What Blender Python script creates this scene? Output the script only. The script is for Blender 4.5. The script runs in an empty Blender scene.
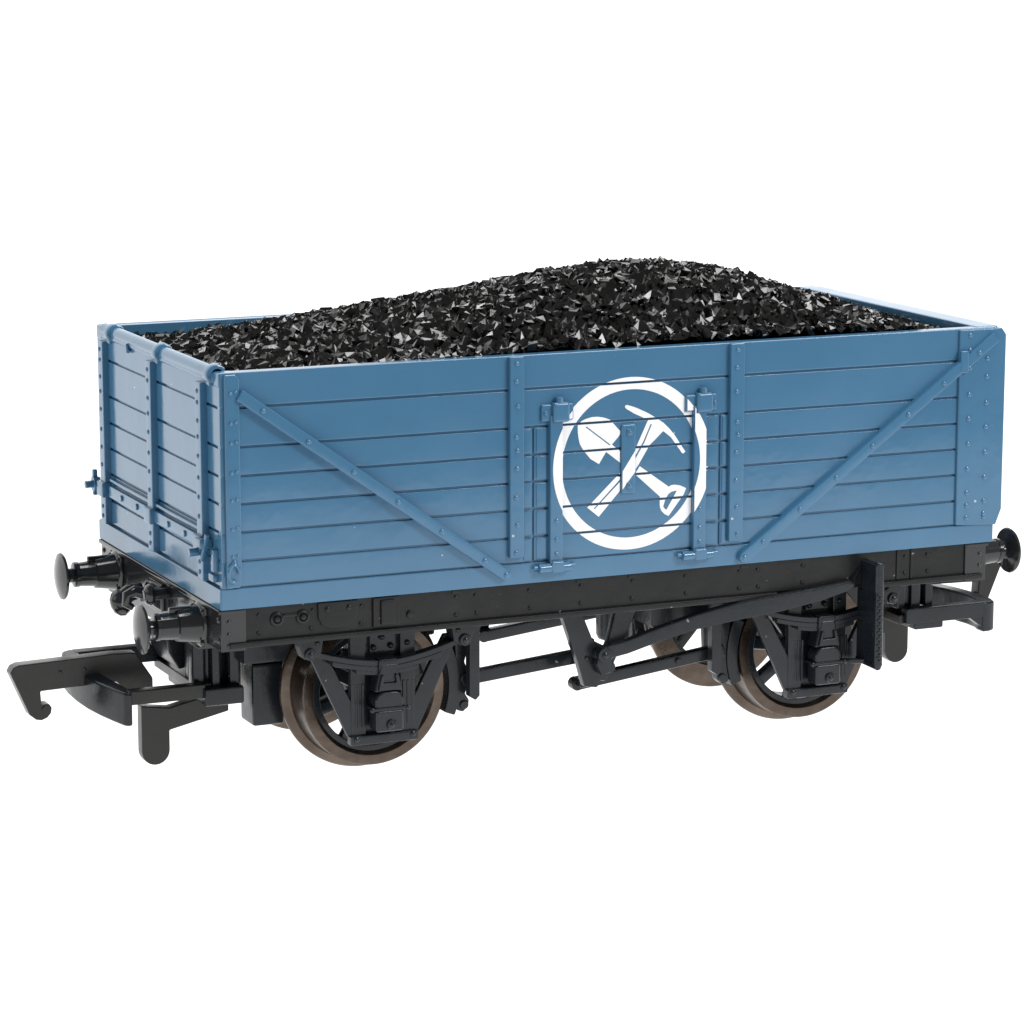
import bpy, bmesh, math, random
from mathutils import Vector, Matrix, geometry

random.seed(7)
S = 0.01                                  # one model millimetre -> scene units
SC = bpy.context.scene
COL = SC.collection
PI = math.pi

# ------------------------------------------------------------------ materials
def new_mat(name):
    m = bpy.data.materials.new(name)
    m.use_nodes = True
    nt = m.node_tree
    nt.nodes.clear()
    out = nt.nodes.new('ShaderNodeOutputMaterial')
    b = nt.nodes.new('ShaderNodeBsdfPrincipled')
    nt.links.new(b.outputs['BSDF'], out.inputs['Surface'])
    return m, nt, b


def add_noise(nt, scale, detail=4.0, rough=0.55):
    tc = nt.nodes.new('ShaderNodeTexCoord')
    n = nt.nodes.new('ShaderNodeTexNoise')
    n.inputs['Scale'].default_value = scale
    n.inputs['Detail'].default_value = detail
    n.inputs['Roughness'].default_value = rough
    nt.links.new(tc.outputs['Object'], n.inputs['Vector'])
    return n


def ramp(nt, src, stops):
    r = nt.nodes.new('ShaderNodeValToRGB')
    el = r.color_ramp.elements
    while len(el) < len(stops):
        el.new(0.5)
    for e, (p, c) in zip(el, stops):
        e.position = p
        e.color = (*c, 1) if len(c) == 3 else c
    nt.links.new(src, r.inputs['Fac'])
    return r


def bump(nt, b, src, strength, dist):
    bp = nt.nodes.new('ShaderNodeBump')
    bp.inputs['Strength'].default_value = strength
    bp.inputs['Distance'].default_value = dist
    nt.links.new(src, bp.inputs['Height'])
    nt.links.new(bp.outputs['Normal'], b.inputs['Normal'])
    return bp


def paint(name, c0, c1, rough, scale, bstr=0.25, bdist=0.0015, flecks=None, spec=0.5, metallic=0.0, rspread=0.08):
    m, nt, b = new_mat(name)
    n = add_noise(nt, scale, 5)
    r = ramp(nt, n.outputs['Fac'], [(0.3, c0), (0.7, c1)])
    col = r.outputs['Color']
    if flecks:
        v = add_noise(nt, flecks[0], 1.0)
        f = ramp(nt, v.outputs['Fac'], [(flecks[1], (0, 0, 0)), (flecks[1] + 0.015, (1, 1, 1))])
        mx = nt.nodes.new('ShaderNodeMixRGB')
        nt.links.new(f.outputs['Color'], mx.inputs['Fac'])
        nt.links.new(col, mx.inputs['Color1'])
        mx.inputs['Color2'].default_value = (*flecks[2], 1)
        col = mx.outputs['Color']
    nt.links.new(col, b.inputs['Base Color'])
    n2 = add_noise(nt, scale * 2.3, 3)
    rr = ramp(nt, n2.outputs['Fac'], [(0.3, (rough - rspread,) * 3), (0.7, (rough + rspread,) * 3)])
    nt.links.new(rr.outputs['Color'], b.inputs['Roughness'])
    b.inputs['Specular IOR Level'].default_value = spec
    b.inputs['Metallic'].default_value = metallic
    n3 = add_noise(nt, scale * 4, 3)
    bump(nt, b, n3.outputs['Fac'], bstr, bdist)
    return m


M_BLUE = paint('blue_paint', (0.053, 0.163, 0.286), (0.066, 0.184, 0.316), 0.155, 7.0, 0.28, 0.0015,
               flecks=(120.0, 0.815, (0.45, 0.52, 0.58)), spec=0.6, rspread=0.045)
M_BLACK = paint('black_plastic', (0.0105, 0.0135, 0.0175), (0.015, 0.019, 0.024), 0.25, 14.0, 0.35, 0.0014,
                flecks=(140.0, 0.79, (0.20, 0.20, 0.20)), spec=0.36)
M_FRAME = paint('dull_black_plastic', (0.0085, 0.009, 0.0098), (0.0125, 0.013, 0.014), 0.34, 14.0, 0.35, 0.0014,
                flecks=(140.0, 0.785, (0.22, 0.22, 0.22)), spec=0.34)
M_GLOSS = paint('glossy_black_plastic', (0.016, 0.017, 0.019), (0.021, 0.022, 0.024), 0.13, 12.0, 0.25, 0.0012, spec=0.52, rspread=0.04)
M_COUPLER = paint('matt_black_nylon', (0.012, 0.0115, 0.0105), (0.017, 0.016, 0.015), 0.29, 10.0, 0.25, 0.0012, spec=0.38)
M_TYRE = paint('browned_metal', (0.055, 0.042, 0.034), (0.135, 0.107, 0.087), 0.30, 24.0, 0.4, 0.001, metallic=0.9)
M_WHITE = paint('white_print', (0.92, 0.92, 0.93), (0.95, 0.95, 0.95), 0.35, 20.0, 0.15, 0.0008)


def coal_mat():
    m, nt, b = new_mat('black_coal')
    n = add_noise(nt, 40.0, 3)
    r = ramp(nt, n.outputs['Fac'], [(0.35, (0.0022, 0.002, 0.0018)), (0.7, (0.006, 0.0054, 0.0048))])
    nt.links.new(r.outputs['Color'], b.inputs['Base Color'])
    b.inputs['Roughness'].default_value = 0.16
    b.inputs['Specular IOR Level'].default_value = 0.55
    n3 = add_noise(nt, 120.0, 2)
    bump(nt, b, n3.outputs['Fac'], 0.2, 0.002)
    return m


M_COAL = coal_mat()


def backdrop_mat():
    m, nt, b = new_mat('white_backdrop_added_glow')
    b.inputs['Base Color'].default_value = (0.02, 0.02, 0.02, 1)
    b.inputs['Roughness'].default_value = 0.9
    b.inputs['Specular IOR Level'].default_value = 0.0
    b.inputs['Emission Color'].default_value = (1, 1, 1, 1)
    b.inputs['Emission Strength'].default_value = 1.45  # added glow, no real lamp: keeps the backdrop pure white and shadowless
    return m


M_BACK = backdrop_mat()

# ------------------------------------------------------------------ mesh builder
class MB:
    """Collects solids, in model millimetres, into one mesh."""

    def __init__(self, tf=None):
        self.v, self.f, self.tf = [], [], tf
        self.flip = False

    def xf(self, p):
        return p

    def absorb(self, bm):
        o = len(self.v)
        bm.verts.index_update()
        self.v += [tuple(v.co) for v in bm.verts]
        self.f += [[o + v.index for v in f.verts] for f in bm.faces]
        bm.free()

    def _bevel(self, bm, bev, segs=2):
        bmesh.ops.recalc_face_normals(bm, faces=bm.faces[:])
        if bev > 0:
            ed = [e for e in bm.edges if len(e.link_faces) == 2 and e.calc_face_angle(0) > 0.5]
            bmesh.ops.bevel(bm, geom=ed, offset=bev, segments=segs, profile=0.5, affect='EDGES', clamp_overlap=True)

    def box(self, x0, x1, y0, y1, z0, z1, bev=0.1, segs=2, mat=None):
        bm = bmesh.new()
        bmesh.ops.create_cube(bm, size=1)
        for v in bm.verts:
            v.co = Vector((x0 + (v.co.x + .5) * (x1 - x0), y0 + (v.co.y + .5) * (y1 - y0), z0 + (v.co.z + .5) * (z1 - z0)))
        self._bevel(bm, bev, segs)
        if mat is not None:
            bm.transform(mat)
        self.absorb(bm)

    def prism(self, poly, plane, a0, a1, bev=0.1, segs=2):
        """poly in 'xz', 'yz' or 'xy'; extruded along the remaining axis from a0 to a1"""
        def P(p, a):
            return {'xz': (p[0], a, p[1]), 'yz': (a, p[0], p[1]), 'xy': (p[0], p[1], a)}[plane]
        bm = bmesh.new()
        A = [bm.verts.new(P(p, a0)) for p in poly]
        B = [bm.verts.new(P(p, a1)) for p in poly]
        n = len(poly)
        bm.faces.new(A)
        bm.faces.new(B[::-1])
        for i in range(n):
            bm.faces.new((A[i], B[i], B[(i + 1) % n], A[(i + 1) % n]))
        self._bevel(bm, bev, segs)
        self.absorb(bm)

    def lathe(self, prof, origin, axis, seg=32):
        """prof: list of (distance along axis, radius); ends close on the axis"""
        ax = Vector(axis).normalized()
        t = Vector((0, 0, 1)) if abs(ax.z) < 0.9 else Vector((1, 0, 0))
        u = ax.cross(t).normalized()
        w = ax.cross(u)
        o = Vector(origin)
        bm = bmesh.new()
        rings = []
        for d, r in prof:
            if r < 1e-5:
                rings.append([bm.verts.new(o + ax * d)])
            else:
                rings.append([bm.verts.new(o + ax * d + (u * math.cos(2 * PI * k / seg) + w * math.sin(2 * PI * k / seg)) * r) for k in range(seg)])
        for a, b in zip(rings, rings[1:]):
            for k in range(seg):
                k2 = (k + 1) % seg
                if len(a) == 1 and len(b) == 1:
                    continue
                if len(a) == 1:
                    bm.faces.new((a[0], b[k], b[k2]))
                elif len(b) == 1:
                    bm.faces.new((a[k], b[0], a[k2]))
                else:
                    bm.faces.new((a[k], b[k], b[k2], a[k2]))
        bmesh.ops.recalc_face_normals(bm, faces=bm.faces[:])
        self.absorb(bm)

    def cyl(self, p0, p1, r0, r1=None, seg=20, bev=0.08):
        r1 = r0 if r1 is None else r1
        p0, p1 = Vector(p0), Vector(p1)
        L = (p1 - p0).length
        b = min(bev, r0 * .4, r1 * .4, L * .3)
        self.lathe([(0, 0), (0, r0 - b), (b * .3, r0 - b * .3), (b, r0), (L - b, r1), (L - b * .3, r1 - b * .3), (L, r1 - b), (L, 0)], p0, p1 - p0, seg)

    def ring(self, prof, origin, axis, seg=64):
        """closed profile of (d, r) revolved: a ring"""
        self.lathe(prof + [prof[0]], origin, axis, seg)

    def rivet(self, p, axis, r=0.26, h=0.17):
        self.lathe([(-0.05, r), (h * .45, r * .88), (h * .85, r * .5), (h, 0)], p, axis, 10)

    def bar(self, p0, p1, w, h, bev=0.1, up=(0, 0, 1)):
        """rectangular bar between two points; w across, h along 'up'"""
        p0, p1 = Vector(p0), Vector(p1)
        d = (p1 - p0)
        L = d.length
        x = d.normalized()
        y = Vector(up).cross(x).normalized()
        z = x.cross(y)
        m = Matrix(((x.x, y.x, z.x, p0.x), (x.y, y.y, z.y, p0.y), (x.z, y.z, z.z, p0.z), (0, 0, 0, 1)))
        self.box(0, L, -w / 2, w / 2, -h / 2, h / 2, bev, 2, m)

    def tube(self, pts, r, seg=12, flat=1.0):
        bm = bmesh.new()
        pts = [Vector(p) for p in pts]
        rings = []
        for i, p in enumerate(pts):
            d = (pts[min(i + 1, len(pts) - 1)] - pts[max(i - 1, 0)]).normalized()
            t = Vector((0, 1, 0)) if abs(d.y) < 0.9 else Vector((1, 0, 0))
            u = d.cross(t).normalized()
            w = d.cross(u)
            rr = r[i] if isinstance(r, (list, tuple)) else r
            rings.append([bm.verts.new(p + (u * math.cos(2 * PI * k / seg) + w * math.sin(2 * PI * k / seg) * flat) * rr) for k in range(seg)])
        for a, b in zip(rings, rings[1:]):
            for k in range(seg):
                bm.faces.new((a[k], b[k], b[(k + 1) % seg], a[(k + 1) % seg]))
        bm.faces.new(rings[0])
        bm.faces.new(rings[-1])
        bmesh.ops.recalc_face_normals(bm, faces=bm.faces[:])
        self.absorb(bm)

    def mapped(self, fn, reverse):
        m = MB()
        m.v = [fn(p) for p in self.v]
        m.f = [f[::-1] if reverse else f[:] for f in self.f]
        return m

    def my(self):                                   # mirrored to the far side
        return self.mapped(lambda p: (p[0], -p[1], p[2]), True)

    def mx(self, c):                                # mirrored along the length about x = c
        return self.mapped(lambda p: (2 * c - p[0], p[1], p[2]), True)

    def rot(self, c):                               # turned half a turn about the vertical through x = c
        return self.mapped(lambda p: (2 * c - p[0], -p[1], p[2]), False)

    def dx(self, d):
        return self.mapped(lambda p: (p[0] + d, p[1], p[2]), False)

    def build(self, name, mat, parent=None, angle=38, smooth=True):
        vs = [Vector(p) * S for p in self.v]
        lo = Vector((min(p.x for p in vs), min(p.y for p in vs), min(p.z for p in vs)))
        hi = Vector((max(p.x for p in vs), max(p.y for p in vs), max(p.z for p in vs)))
        c = (lo + hi) / 2
        me = bpy.data.meshes.new(name)
        me.from_pydata([p - c for p in vs], [], self.f)
        me.validate()
        me.materials.append(mat)
        if smooth:
            me.polygons.foreach_set('use_smooth', [True] * len(me.polygons))
            me.set_sharp_from_angle(angle=math.radians(angle))
        o = bpy.data.objects.new(name, me)
        COL.objects.link(o)
        WORLD[o.name] = c
        if smooth:
            wn = o.modifiers.new('weighted_normal', 'WEIGHTED_NORMAL')
            wn.keep_sharp = True
        if parent:
            o.parent = parent
            o.location = c - WORLD[parent.name]
        else:
            o.location = c
        return o


WORLD = {}
AXLE_Z = -10.3
FLOOR_Z = AXLE_Z - 7.84
XS = -0.45                                          # middle of the underframe

wagon = bpy.data.objects.new('model_wagon', None)
COL.objects.link(wagon)
wagon.location = (0, 0, FLOOR_Z * S)
wagon.empty_display_size = 0.1
WORLD[wagon.name] = Vector(wagon.location)
wagon['label'] = 'blue open-topped model railway wagon with white pick and shovel emblem, standing on black underframe'
wagon['category'] = 'wagon'

# ------------------------------------------------------------------ body
X0, X1 = -38.9, 38.3
HW = 18.0                                           # half width
TOP = 20.62
GZ = [17.58, 14.16, 11.65, 9.2, 6.74, 4.24, 1.92]   # grooves between the planks
GAP = 0.09
LEV = [TOP] + GZ + [0.0]


def planks(m, xa, xb, ya, yb, levels, bev=0.10):
    for a, b in zip(levels, levels[1:]):
        zt = a - (0 if a == TOP else GAP)
        zb = b + (0 if b == 0.0 else GAP)
        m.box(xa, xb, ya, yb, zb, zt, bev)


DOORL, DOORR = -9.68, 8.93


def beads(m, cols):
    for xa, xb in cols:                              # raised cells beside the straps
        for a, b in zip(GZ[1:], GZ[2:]):
            m.box(xa, xb, -HW - 0.10, -HW + 0.2, b + GAP + 0.12, a - GAP - 0.08, 0.10)


def side_planks():
    m = MB()
    m.box(X0 + 0.2, X1 - 0.2, -HW + 0.22, -HW + 1.55, 0.05, TOP - 0.04, 0.06)
    m.box(X0 + 0.06, X1 - 0.06, -HW, -HW + 0.6, GZ[0] + GAP, TOP, 0.12)
    m.box(X0 + 0.06, X1 - 0.06, -HW, -HW + 0.6, GZ[1] + GAP, GZ[0] - GAP, 0.10)
    for xa, xb in ((X0 + 0.06, DOORL - GAP), (DOORR + GAP, X1 - 0.06)):
        planks(m, xa, xb, -HW, -HW + 0.6, GZ[1:], 0.10)
    beads(m, ((-10.62, DOORL - 0.2), (DOORR + 0.22, 9.62)))
    m.box(X0 + 0.03, X0 + 1.0, -HW + 0.03, -HW + 0.9, 1.7, 20.3, 0.15)
    m.box(X0 - 0.12, X1 - 0.12, -HW - 0.04, -HW + 0.6, 0.0, GZ[6] - 0.05, 0.10)
    return m


side_m = side_planks()
side_near = side_m.build('side_wall', M_BLUE, wagon)
side_far = side_m.my().build('side_wall', M_BLUE, wagon)


def door_planks():
    m = MB()
    planks(m, DOORL + GAP, DOORR - GAP, -HW, -HW + 0.6, GZ[1:], 0.10)
    beads(m, ((DOORL + 0.28, DOORL + 1.3), (DOORR - 1.45, DOORR - 0.3)))
    return m


dm = door_planks()
STRAP_OUT = 0.52                                    # how proud the door straps stand
STRAPS = ((-8.22, -6.95), (6.1, 7.37))


def hinge(xa, xb):
    m = MB()
    c = (xa + xb) / 2
    m.box(xa, xb, -HW - STRAP_OUT, -HW + 0.1, 1.7, 15.2, 0.14)
    for z in (5.6, 3.9, 2.6):
        m.rivet((c, -HW - STRAP_OUT, z), (0, -1, 0), 0.24, 0.14)
    # hinge head: backing plate, block and nut
    m.box(c - 1.4, c + 1.75, -HW - 0.32, -HW + 0.1, 14.6, 16.1, 0.16)
    m.box(c - 0.42, c + 1.2, -HW - 0.8, -HW + 0.1, 14.5, 16.3, 0.26, 3)
    m.cyl((c + 0.3, -HW - 0.35, 16.2), (c + 0.3, -HW - 0.35, 16.75), 0.36, seg=8)
    if c < 0:
        m.rivet((c - 1.0, -HW - 0.32, 15.35), (0, -1, 0), 0.25, 0.2)
    else:
        m.rivet((c + 1.5, -HW - 0.32, 15.35), (0, -1, 0), 0.22, 0.18)
    # lower knuckle and its pin
    m.cyl((c - 1.75, -HW - 0.45, 1.35), (c + 1.35, -HW - 0.45, 1.35), 0.44, seg=14)
    m.box(c - 0.62, c + 0.62, -HW - 0.95, -HW + 0.1, 0.92, 2.0, 0.18, 3)
    m.cyl((c - 2.2, -HW - 0.35, 1.45), (c + 1.9, -HW - 0.35, 1.45), 0.2, seg=10)
    return m


hinges = [hinge(*s) for s in STRAPS]
PLATE = (-1.05, 0.37, 7.5, 13.85)


def lock_plate():
    m = MB()
    m.box(PLATE[0], PLATE[1], -HW - 0.26, -HW + 0.1, PLATE[2], PLATE[3], 0.16, 3)
    for z in (13.1, 8.25):
        m.cyl((-0.3, -HW - 0.2, z), (-0.3, -HW - 0.44, z), 0.36, 0.3, seg=12)
        m.rivet((-0.3, -HW - 0.42, z), (0, -1, 0), 0.18, 0.1)
    return m


lockm = lock_plate()
for far in (False, True):
    t = (lambda q: q.my()) if far else (lambda q: q)
    d = t(dm).build('side_door', M_BLUE, wagon)
    for h in hinges:
        t(h).build('hinge_strap', M_BLUE, d)
    t(lockm).build('lock_plate', M_BLUE, d)


# --- upright straps, corner plates and diagonal braces
def strap(xa, xb, zb):
    m = MB()
    c = (xa + xb) / 2
    m.box(xa, xb, -HW - 0.50, -HW + 0.1, zb, TOP - 0.02, 0.13)
    for z in (20.0, 18.4, 16.2, 13.4, 12.2, 10.6, 8.0, 5.5, 3.0):
        m.rivet((c + random.uniform(-.12, .12), -HW - 0.50, z), (0, -1, 0), 0.25, 0.15)
    return m


def corner_left():
    m = MB()
    m.prism([(-38.55, 1.95), (-37.35, 1.95), (-37.2, 2.4), (-37.2, 20.05), (-37.5, 20.5), (-38.55, 20.5)], 'xz', -HW - 0.34, -HW + 0.1, 0.14, 3)
    for z in (18.9, 16.3, 14.6, 12.0, 9.6, 7.1, 4.7, 3.9):
        m.rivet((-38.05, -HW - 0.34, z), (0, -1, 0), 0.2, 0.14)
        m.rivet((-37.58, -HW - 0.34, z + 0.1), (0, -1, 0), 0.18, 0.12)
    # small lashing ring near the foot
    pts = [(-38.0 + 0.48 * math.cos(a), -HW - 0.5, 3.3 + 0.75 * math.sin(a)) for a in [2 * PI * k / 20 for k in range(17)]]
    m.tube(pts, 0.17, 8)
    m.rivet((-37.9, -HW - 0.3, 4.2), (0, -1, 0), 0.3, 0.3)
    return m


def corner_right():
    m = MB()
    m.prism([(33.95, 1.95), (38.35, 1.7), (38.95, 3.2), (39.0, 19.9), (38.5, 20.55), (33.95, 20.55)], 'xz', -HW - 0.30, -HW + 0.5, 0.12, 3)
    m.box(33.85, 34.75, -HW - 0.72, -HW, 16.5, 18.6, 0.15)
    for i, z in enumerate((20.0, 18.6, 16.9, 14.4, 12.1, 9.7, 7.3, 5.0, 3.8, 2.6)):
        m.rivet((35.05, -HW - 0.30, z), (0, -1, 0), 0.27, 0.16)
        if 18.7 > z:
            m.rivet((36.95, -HW - 0.30, z - 0.9 if z > 3 else z), (0, -1, 0), 0.27, 0.16)
    return m


def brace(p0, p1, n):
    m = MB()
    a, b = Vector((p0[0], -HW - 0.24, p0[1])), Vector((p1[0], -HW - 0.24, p1[1]))
    m.bar(a, b, 1.06, 0.84, 0.13, up=(0, -1, 0))
    ax = (b - a)
    for k in range(n):
        q = a + ax * ((k + .5) / n)
        m.rivet((q.x, -HW - 0.66, q.z), (0, -1, 0), 0.27, 0.17)
    m.cyl((b.x, -HW + 0.1, b.z), (b.x, -HW - 0.64, b.z), 0.55, 0.5, seg=18, bev=0.13)
    m.rivet((b.x, -HW - 0.64, b.z), (0, -1, 0), 0.27, 0.17)
    return m


parts = [('upright_strap', strap(-12.12, -10.72, 2.5)), ('upright_strap', strap(9.75, 11.2, 2.3)),
         ('corner_plate', corner_left()), ('corner_plate', corner_right()),
         ('diagonal_brace', brace((-37.3, 18.75), (-12.55, 1.1), 6)), ('diagonal_brace', brace((37.75, 19.75), (11.35, 0.75), 7))]
for n, m in parts:
    m.build(n, M_BLUE, side_near)
    m.my().build(n, M_BLUE, side_far)


# --- end walls
def end_planks():
    m = MB()
    lv = [19.95] + GZ[:5] + [4.24, 1.92]
    m.box(X0 + 0.22, X0 + 1.5, -HW + 0.28, HW - 0.28, 0.05, 19.9, 0.06)
    for a, b in zip(lv, lv[1:]):
        m.box(X0 + 0.0, X0 + 0.6, -HW + 0.05, HW - 0.05, b + GAP, a - (0 if a == 19.95 else GAP), 0.10)
    m.box(X0 - 0.22, X0 + 0.6, -HW + 0.02, HW - 0.02, 0.0, 1.85, 0.10)
    return m


EP = ((14.4, 15.9), (-0.35, 1.15), (-14.5, -13.0))   # uprights on the end, far to near


def end_post(y0, y1):
    m = MB()
    m.box(X0 - 0.15, X0 + 0.1, y0 + 0.3, y1 + 0.9, 2.05, 19.1, 0.08)
    m.box(X0 - 0.6, X0 + 0.1, y0, y1, 1.95, 19.4, 0.12)
    for z in (18.6, 17.6, 16.0, 14.6, 12.9, 11.0, 9.3, 7.6, 3.6, 2.7):
        m.rivet((X0 - 0.6, (y0 + y1) / 2 + 0.1, z), (-1, 0, 0), 0.24, 0.14)
    return m


def hinge_rail():
    m = MB()
    m.cyl((X0 + 0.45, -16.2, 20.25), (X0 + 0.45, 16.6, 20.25), 0.62, seg=20)
    m.box(X0 - 0.12, X0 + 1.5, -16.4, 16.8, 19.55, 20.45, 0.2, 3)
    for yc in (13.6, -1.0, -15.6):
        m.cyl((X0 + 0.4, yc - 0.6, 20.2), (X0 + 0.4, yc + 0.6, 20.2), 0.95, seg=20, bev=0.25)
        m.box(X0 - 0.3, X0 + 0.3, yc - 0.55, yc + 0.55, 19.3, 20.2, 0.15)
    m.cyl((X0 - 0.25, 7.2, 19.3), (X0 - 0.1, 7.9, 19.9), 0.22, seg=8)
    m.box(X0 - 0.05, X0 + 1.6, 16.3, HW - 0.02, 19.3, TOP - 0.02, 0.2, 3)
    m.box(X0 - 0.05, X0 + 1.6, -HW + 0.04, -16.3, 19.3, TOP - 0.02, 0.2, 3)
    return m


def locking_bar():
    m = MB()
    for ya, yb in ((1.25, 13.6), (-12.8, -0.4)):
        m.box(X0 - 0.5, X0 + 0.1, ya, yb, 4.72, 5.85, 0.14)
        m.box(X0 - 0.38, X0 + 0.1, ya, yb, 6.15, 6.5, 0.12)
        for f in (0.28, 0.66):
            y = ya + (yb - ya) * f
            m.cyl((X0 - 0.45, y, 5.3), (X0 - 0.66, y, 5.3), 0.3, seg=12)
    for yc in (15.1, 0.4, -13.75):                   # clips that wrap the uprights
        m.box(X0 - 0.95, X0 + 0.05, yc - 0.9, yc + 1.0, 4.55, 6.0, 0.18)
    # drop pins at both ends of the bar
    m.cyl((X0 - 0.4, HW + 0.0, 5.3), (X0 - 1.5, HW + 0.0, 5.27), 0.36, seg=14)
    m.cyl((X0 - 0.1, HW + 0.0, 5.3), (X0 - 0.75, HW + 0.0, 5.3), 0.8, seg=6)
    m.bar((X0 - 0.5, HW + 0.05, 4.2), (X0 - 0.5, HW + 0.05, 6.7), 0.45, 0.5, 0.12, up=(0, 1, 0))
    m.cyl((X0 - 0.5, -14.2, 4.6), (X0 - 1.75, -14.2, 4.55), 0.36, seg=12)
    m.box(X0 - 1.2, X0, -15.6, -13.9, 5.0, 5.9, 0.2)
    m.bar((X0 - 0.8, -14.9, 3.9), (X0 - 0.6, -15.9, 6.4), 0.4, 0.4, 0.12)
    m.box(X0 - 0.5, X0 + .1, -17.0, -15.6, 2.3, 3.0, 0.15)
    m.box(X0 - 0.5, X0 + .1, -17.1, -16.3, 3.2, 5.2, 0.15)
    return m


ep, hr, lb = end_planks(), hinge_rail(), locking_bar()
posts = [end_post(*e) for e in EP]
CB = (X0 + X1) / 2
e = ep.build('end_wall', M_BLUE, wagon)
hr.build('hinge_rail', M_BLUE, e)
lb.build('locking_bar', M_BLUE, e)
for p in posts:
    p.build('upright_post', M_BLUE, e)


def fixed_end():
    m = MB()
    m.box(X1 - 1.55, X1 - 0.25, -HW + 0.28, HW - 0.28, 0.05, TOP - 0.1, 0.06)
    for a, b in zip([TOP] + GZ, GZ + [0.0]):
        m.box(X1 - 0.6, X1, -HW + 0.05, HW - 0.05, b + (GAP if b else 0.01), a - (GAP if a != TOP else 0.2), 0.10)
    m.box(X1 - 2.0, X1 + 0.35, -HW + 0.65, HW - 0.65, TOP - 0.9, TOP + 0.03, 0.15)
    return m


e2 = fixed_end().build('end_wall', M_BLUE, wagon)
for yc in (15.5, 5, -5, -15.5):
    m = MB()
    m.box(X1 - 0.1, X1 + 0.8, yc - 0.7, yc + 0.7, 1.9, 20.0, 0.12)
    for z in (18, 15, 12, 9, 6, 3):
        m.rivet((X1 + 0.8, yc, z), (1, 0, 0))
    m.build('upright_post', M_BLUE, e2)

m = MB()
m.box(X0 + 0.4, X1 - 0.4, -HW + 0.5, HW - 0.5, 0.08, 1.6, 0.05)
m.build('wagon_floor', M_BLACK, wagon)


# ------------------------------------------------------------------ painted emblem
def circ(r, cx=-0.08, cz=10.2, n=96):
    return [(cx + r * math.cos(2 * PI * k / n), cz + r * math.sin(2 * PI * k / n)) for k in range(n)]


BLADE = [(-5.32, 14.12), (-4.9, 14.40), (-4.5, 14.56), (-3.9, 14.68), (-3.35, 14.68), (-2.7, 14.55), (-2.14, 14.33), (-1.04, 13.15), (-1.23, 12.79), (-1.93, 12.06), (-0.91, 11.23), (-0.27, 10.74), (-1.1, 10.35), (-2.51, 11.43), (-3.21, 10.36), (-4.05, 10.89), (-4.78, 11.76), (-5.1, 12.3), (-5.22, 12.79), (-5.31, 13.4)]
SHAFT = [(0.86, 9.9), (3.78, 7.81), (4.05, 7.93), (4.39, 7.95), (4.95, 7.84), (5.56, 7.55), (5.32, 6.98), (3.8, 5.1), (3.4, 5.3), (3.1, 5.61), (2.95, 5.9), (2.9, 6.25), (2.9, 6.97), (0.38, 9.2)]
HOLE = [(3.25, 6.0), (3.42, 6.55), (3.64, 6.96), (3.85, 7.2), (4.13, 7.33), (4.4, 7.38), (4.62, 7.37), (3.6, 5.71), (3.45, 5.75)]
PICK = [(-4.35, 6.48), (-3.21, 5.55), (-0.89, 8.01), (0.71, 10.0), (1.83, 11.76), (2.51, 12.34), (3.19, 12.96), (3.98, 12.33), (4.86, 11.15), (5.1, 10.82), (5.23, 10.76), (5.45, 10.93), (5.3, 11.15), (4.98, 11.59), (4.4, 12.45), (3.78, 13.19), (3.2, 13.72), (2.54, 14.17), (1.55, 14.75), (0.53, 15.23), (0.0, 15.43), (-0.45, 15.56), (-0.62, 15.52), (-0.66, 15.41), (-0.54, 15.23), (0.29, 14.73), (1.0, 14.4), (1.66, 14.07), (0.55, 11.8), (-0.2, 10.7), (-1.02, 9.5)]
LINE1 = [(-4.55, 13.8), (-4.45, 13.86), (-2.08, 12.07), (-2.15, 11.98)]
LINE2 = [(-3.70, 6.35), (-3.61, 6.28), (-0.44, 9.22), (1.30, 12.02), (2.04, 13.64), (1.93, 13.70), (1.19, 12.12), (-0.57, 9.34)]


def clip_convex(poly, edges):
    """keep the part of a polygon inside every half plane n.p >= d"""
    for nx, nz, d in edges:
        out = []
        for i in range(len(poly)):
            p, q = poly[i - 1], poly[i]
            a, b = nx * p[0] + nz * p[1] - d, nx * q[0] + nz * q[1] - d
            if (a < 0) != (b < 0):
                t = a / (a - b)
                out.append((p[0] + (q[0] - p[0]) * t, p[1] + (q[1] - p[1]) * t))
            if b >= 0:
                out.append(q)
        poly = out
        if len(poly) < 3:
            return []
    return poly


def tess(loops):
    tri = geometry.tessellate_polygon([[Vector((p[0], p[1], 0)) for p in lp] for lp in loops])
    flat = [p for lp in loops for p in lp]
    return [[flat[i] for i in t] for t in tri]


def rect(x0, x1, z0, z1):
    return [(1, 0, x0), (-1, 0, -x1), (0, 1, z0), (0, -1, -z1)]


def subtract_rect(polys, r):
    x0, x1, z0, z1 = r
    out = []
    for p in polys:
        for ed in ([(-1, 0, -x0)], [(1, 0, x1)], [(1, 0, x0), (-1, 0, -x1), (0, -1, -z0)], [(1, 0, x0), (-1, 0, -x1), (0, 1, z1)]):
            q = clip_convex(p, ed)
            if len(q) > 2:
                out.append(q)
    return out


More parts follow.
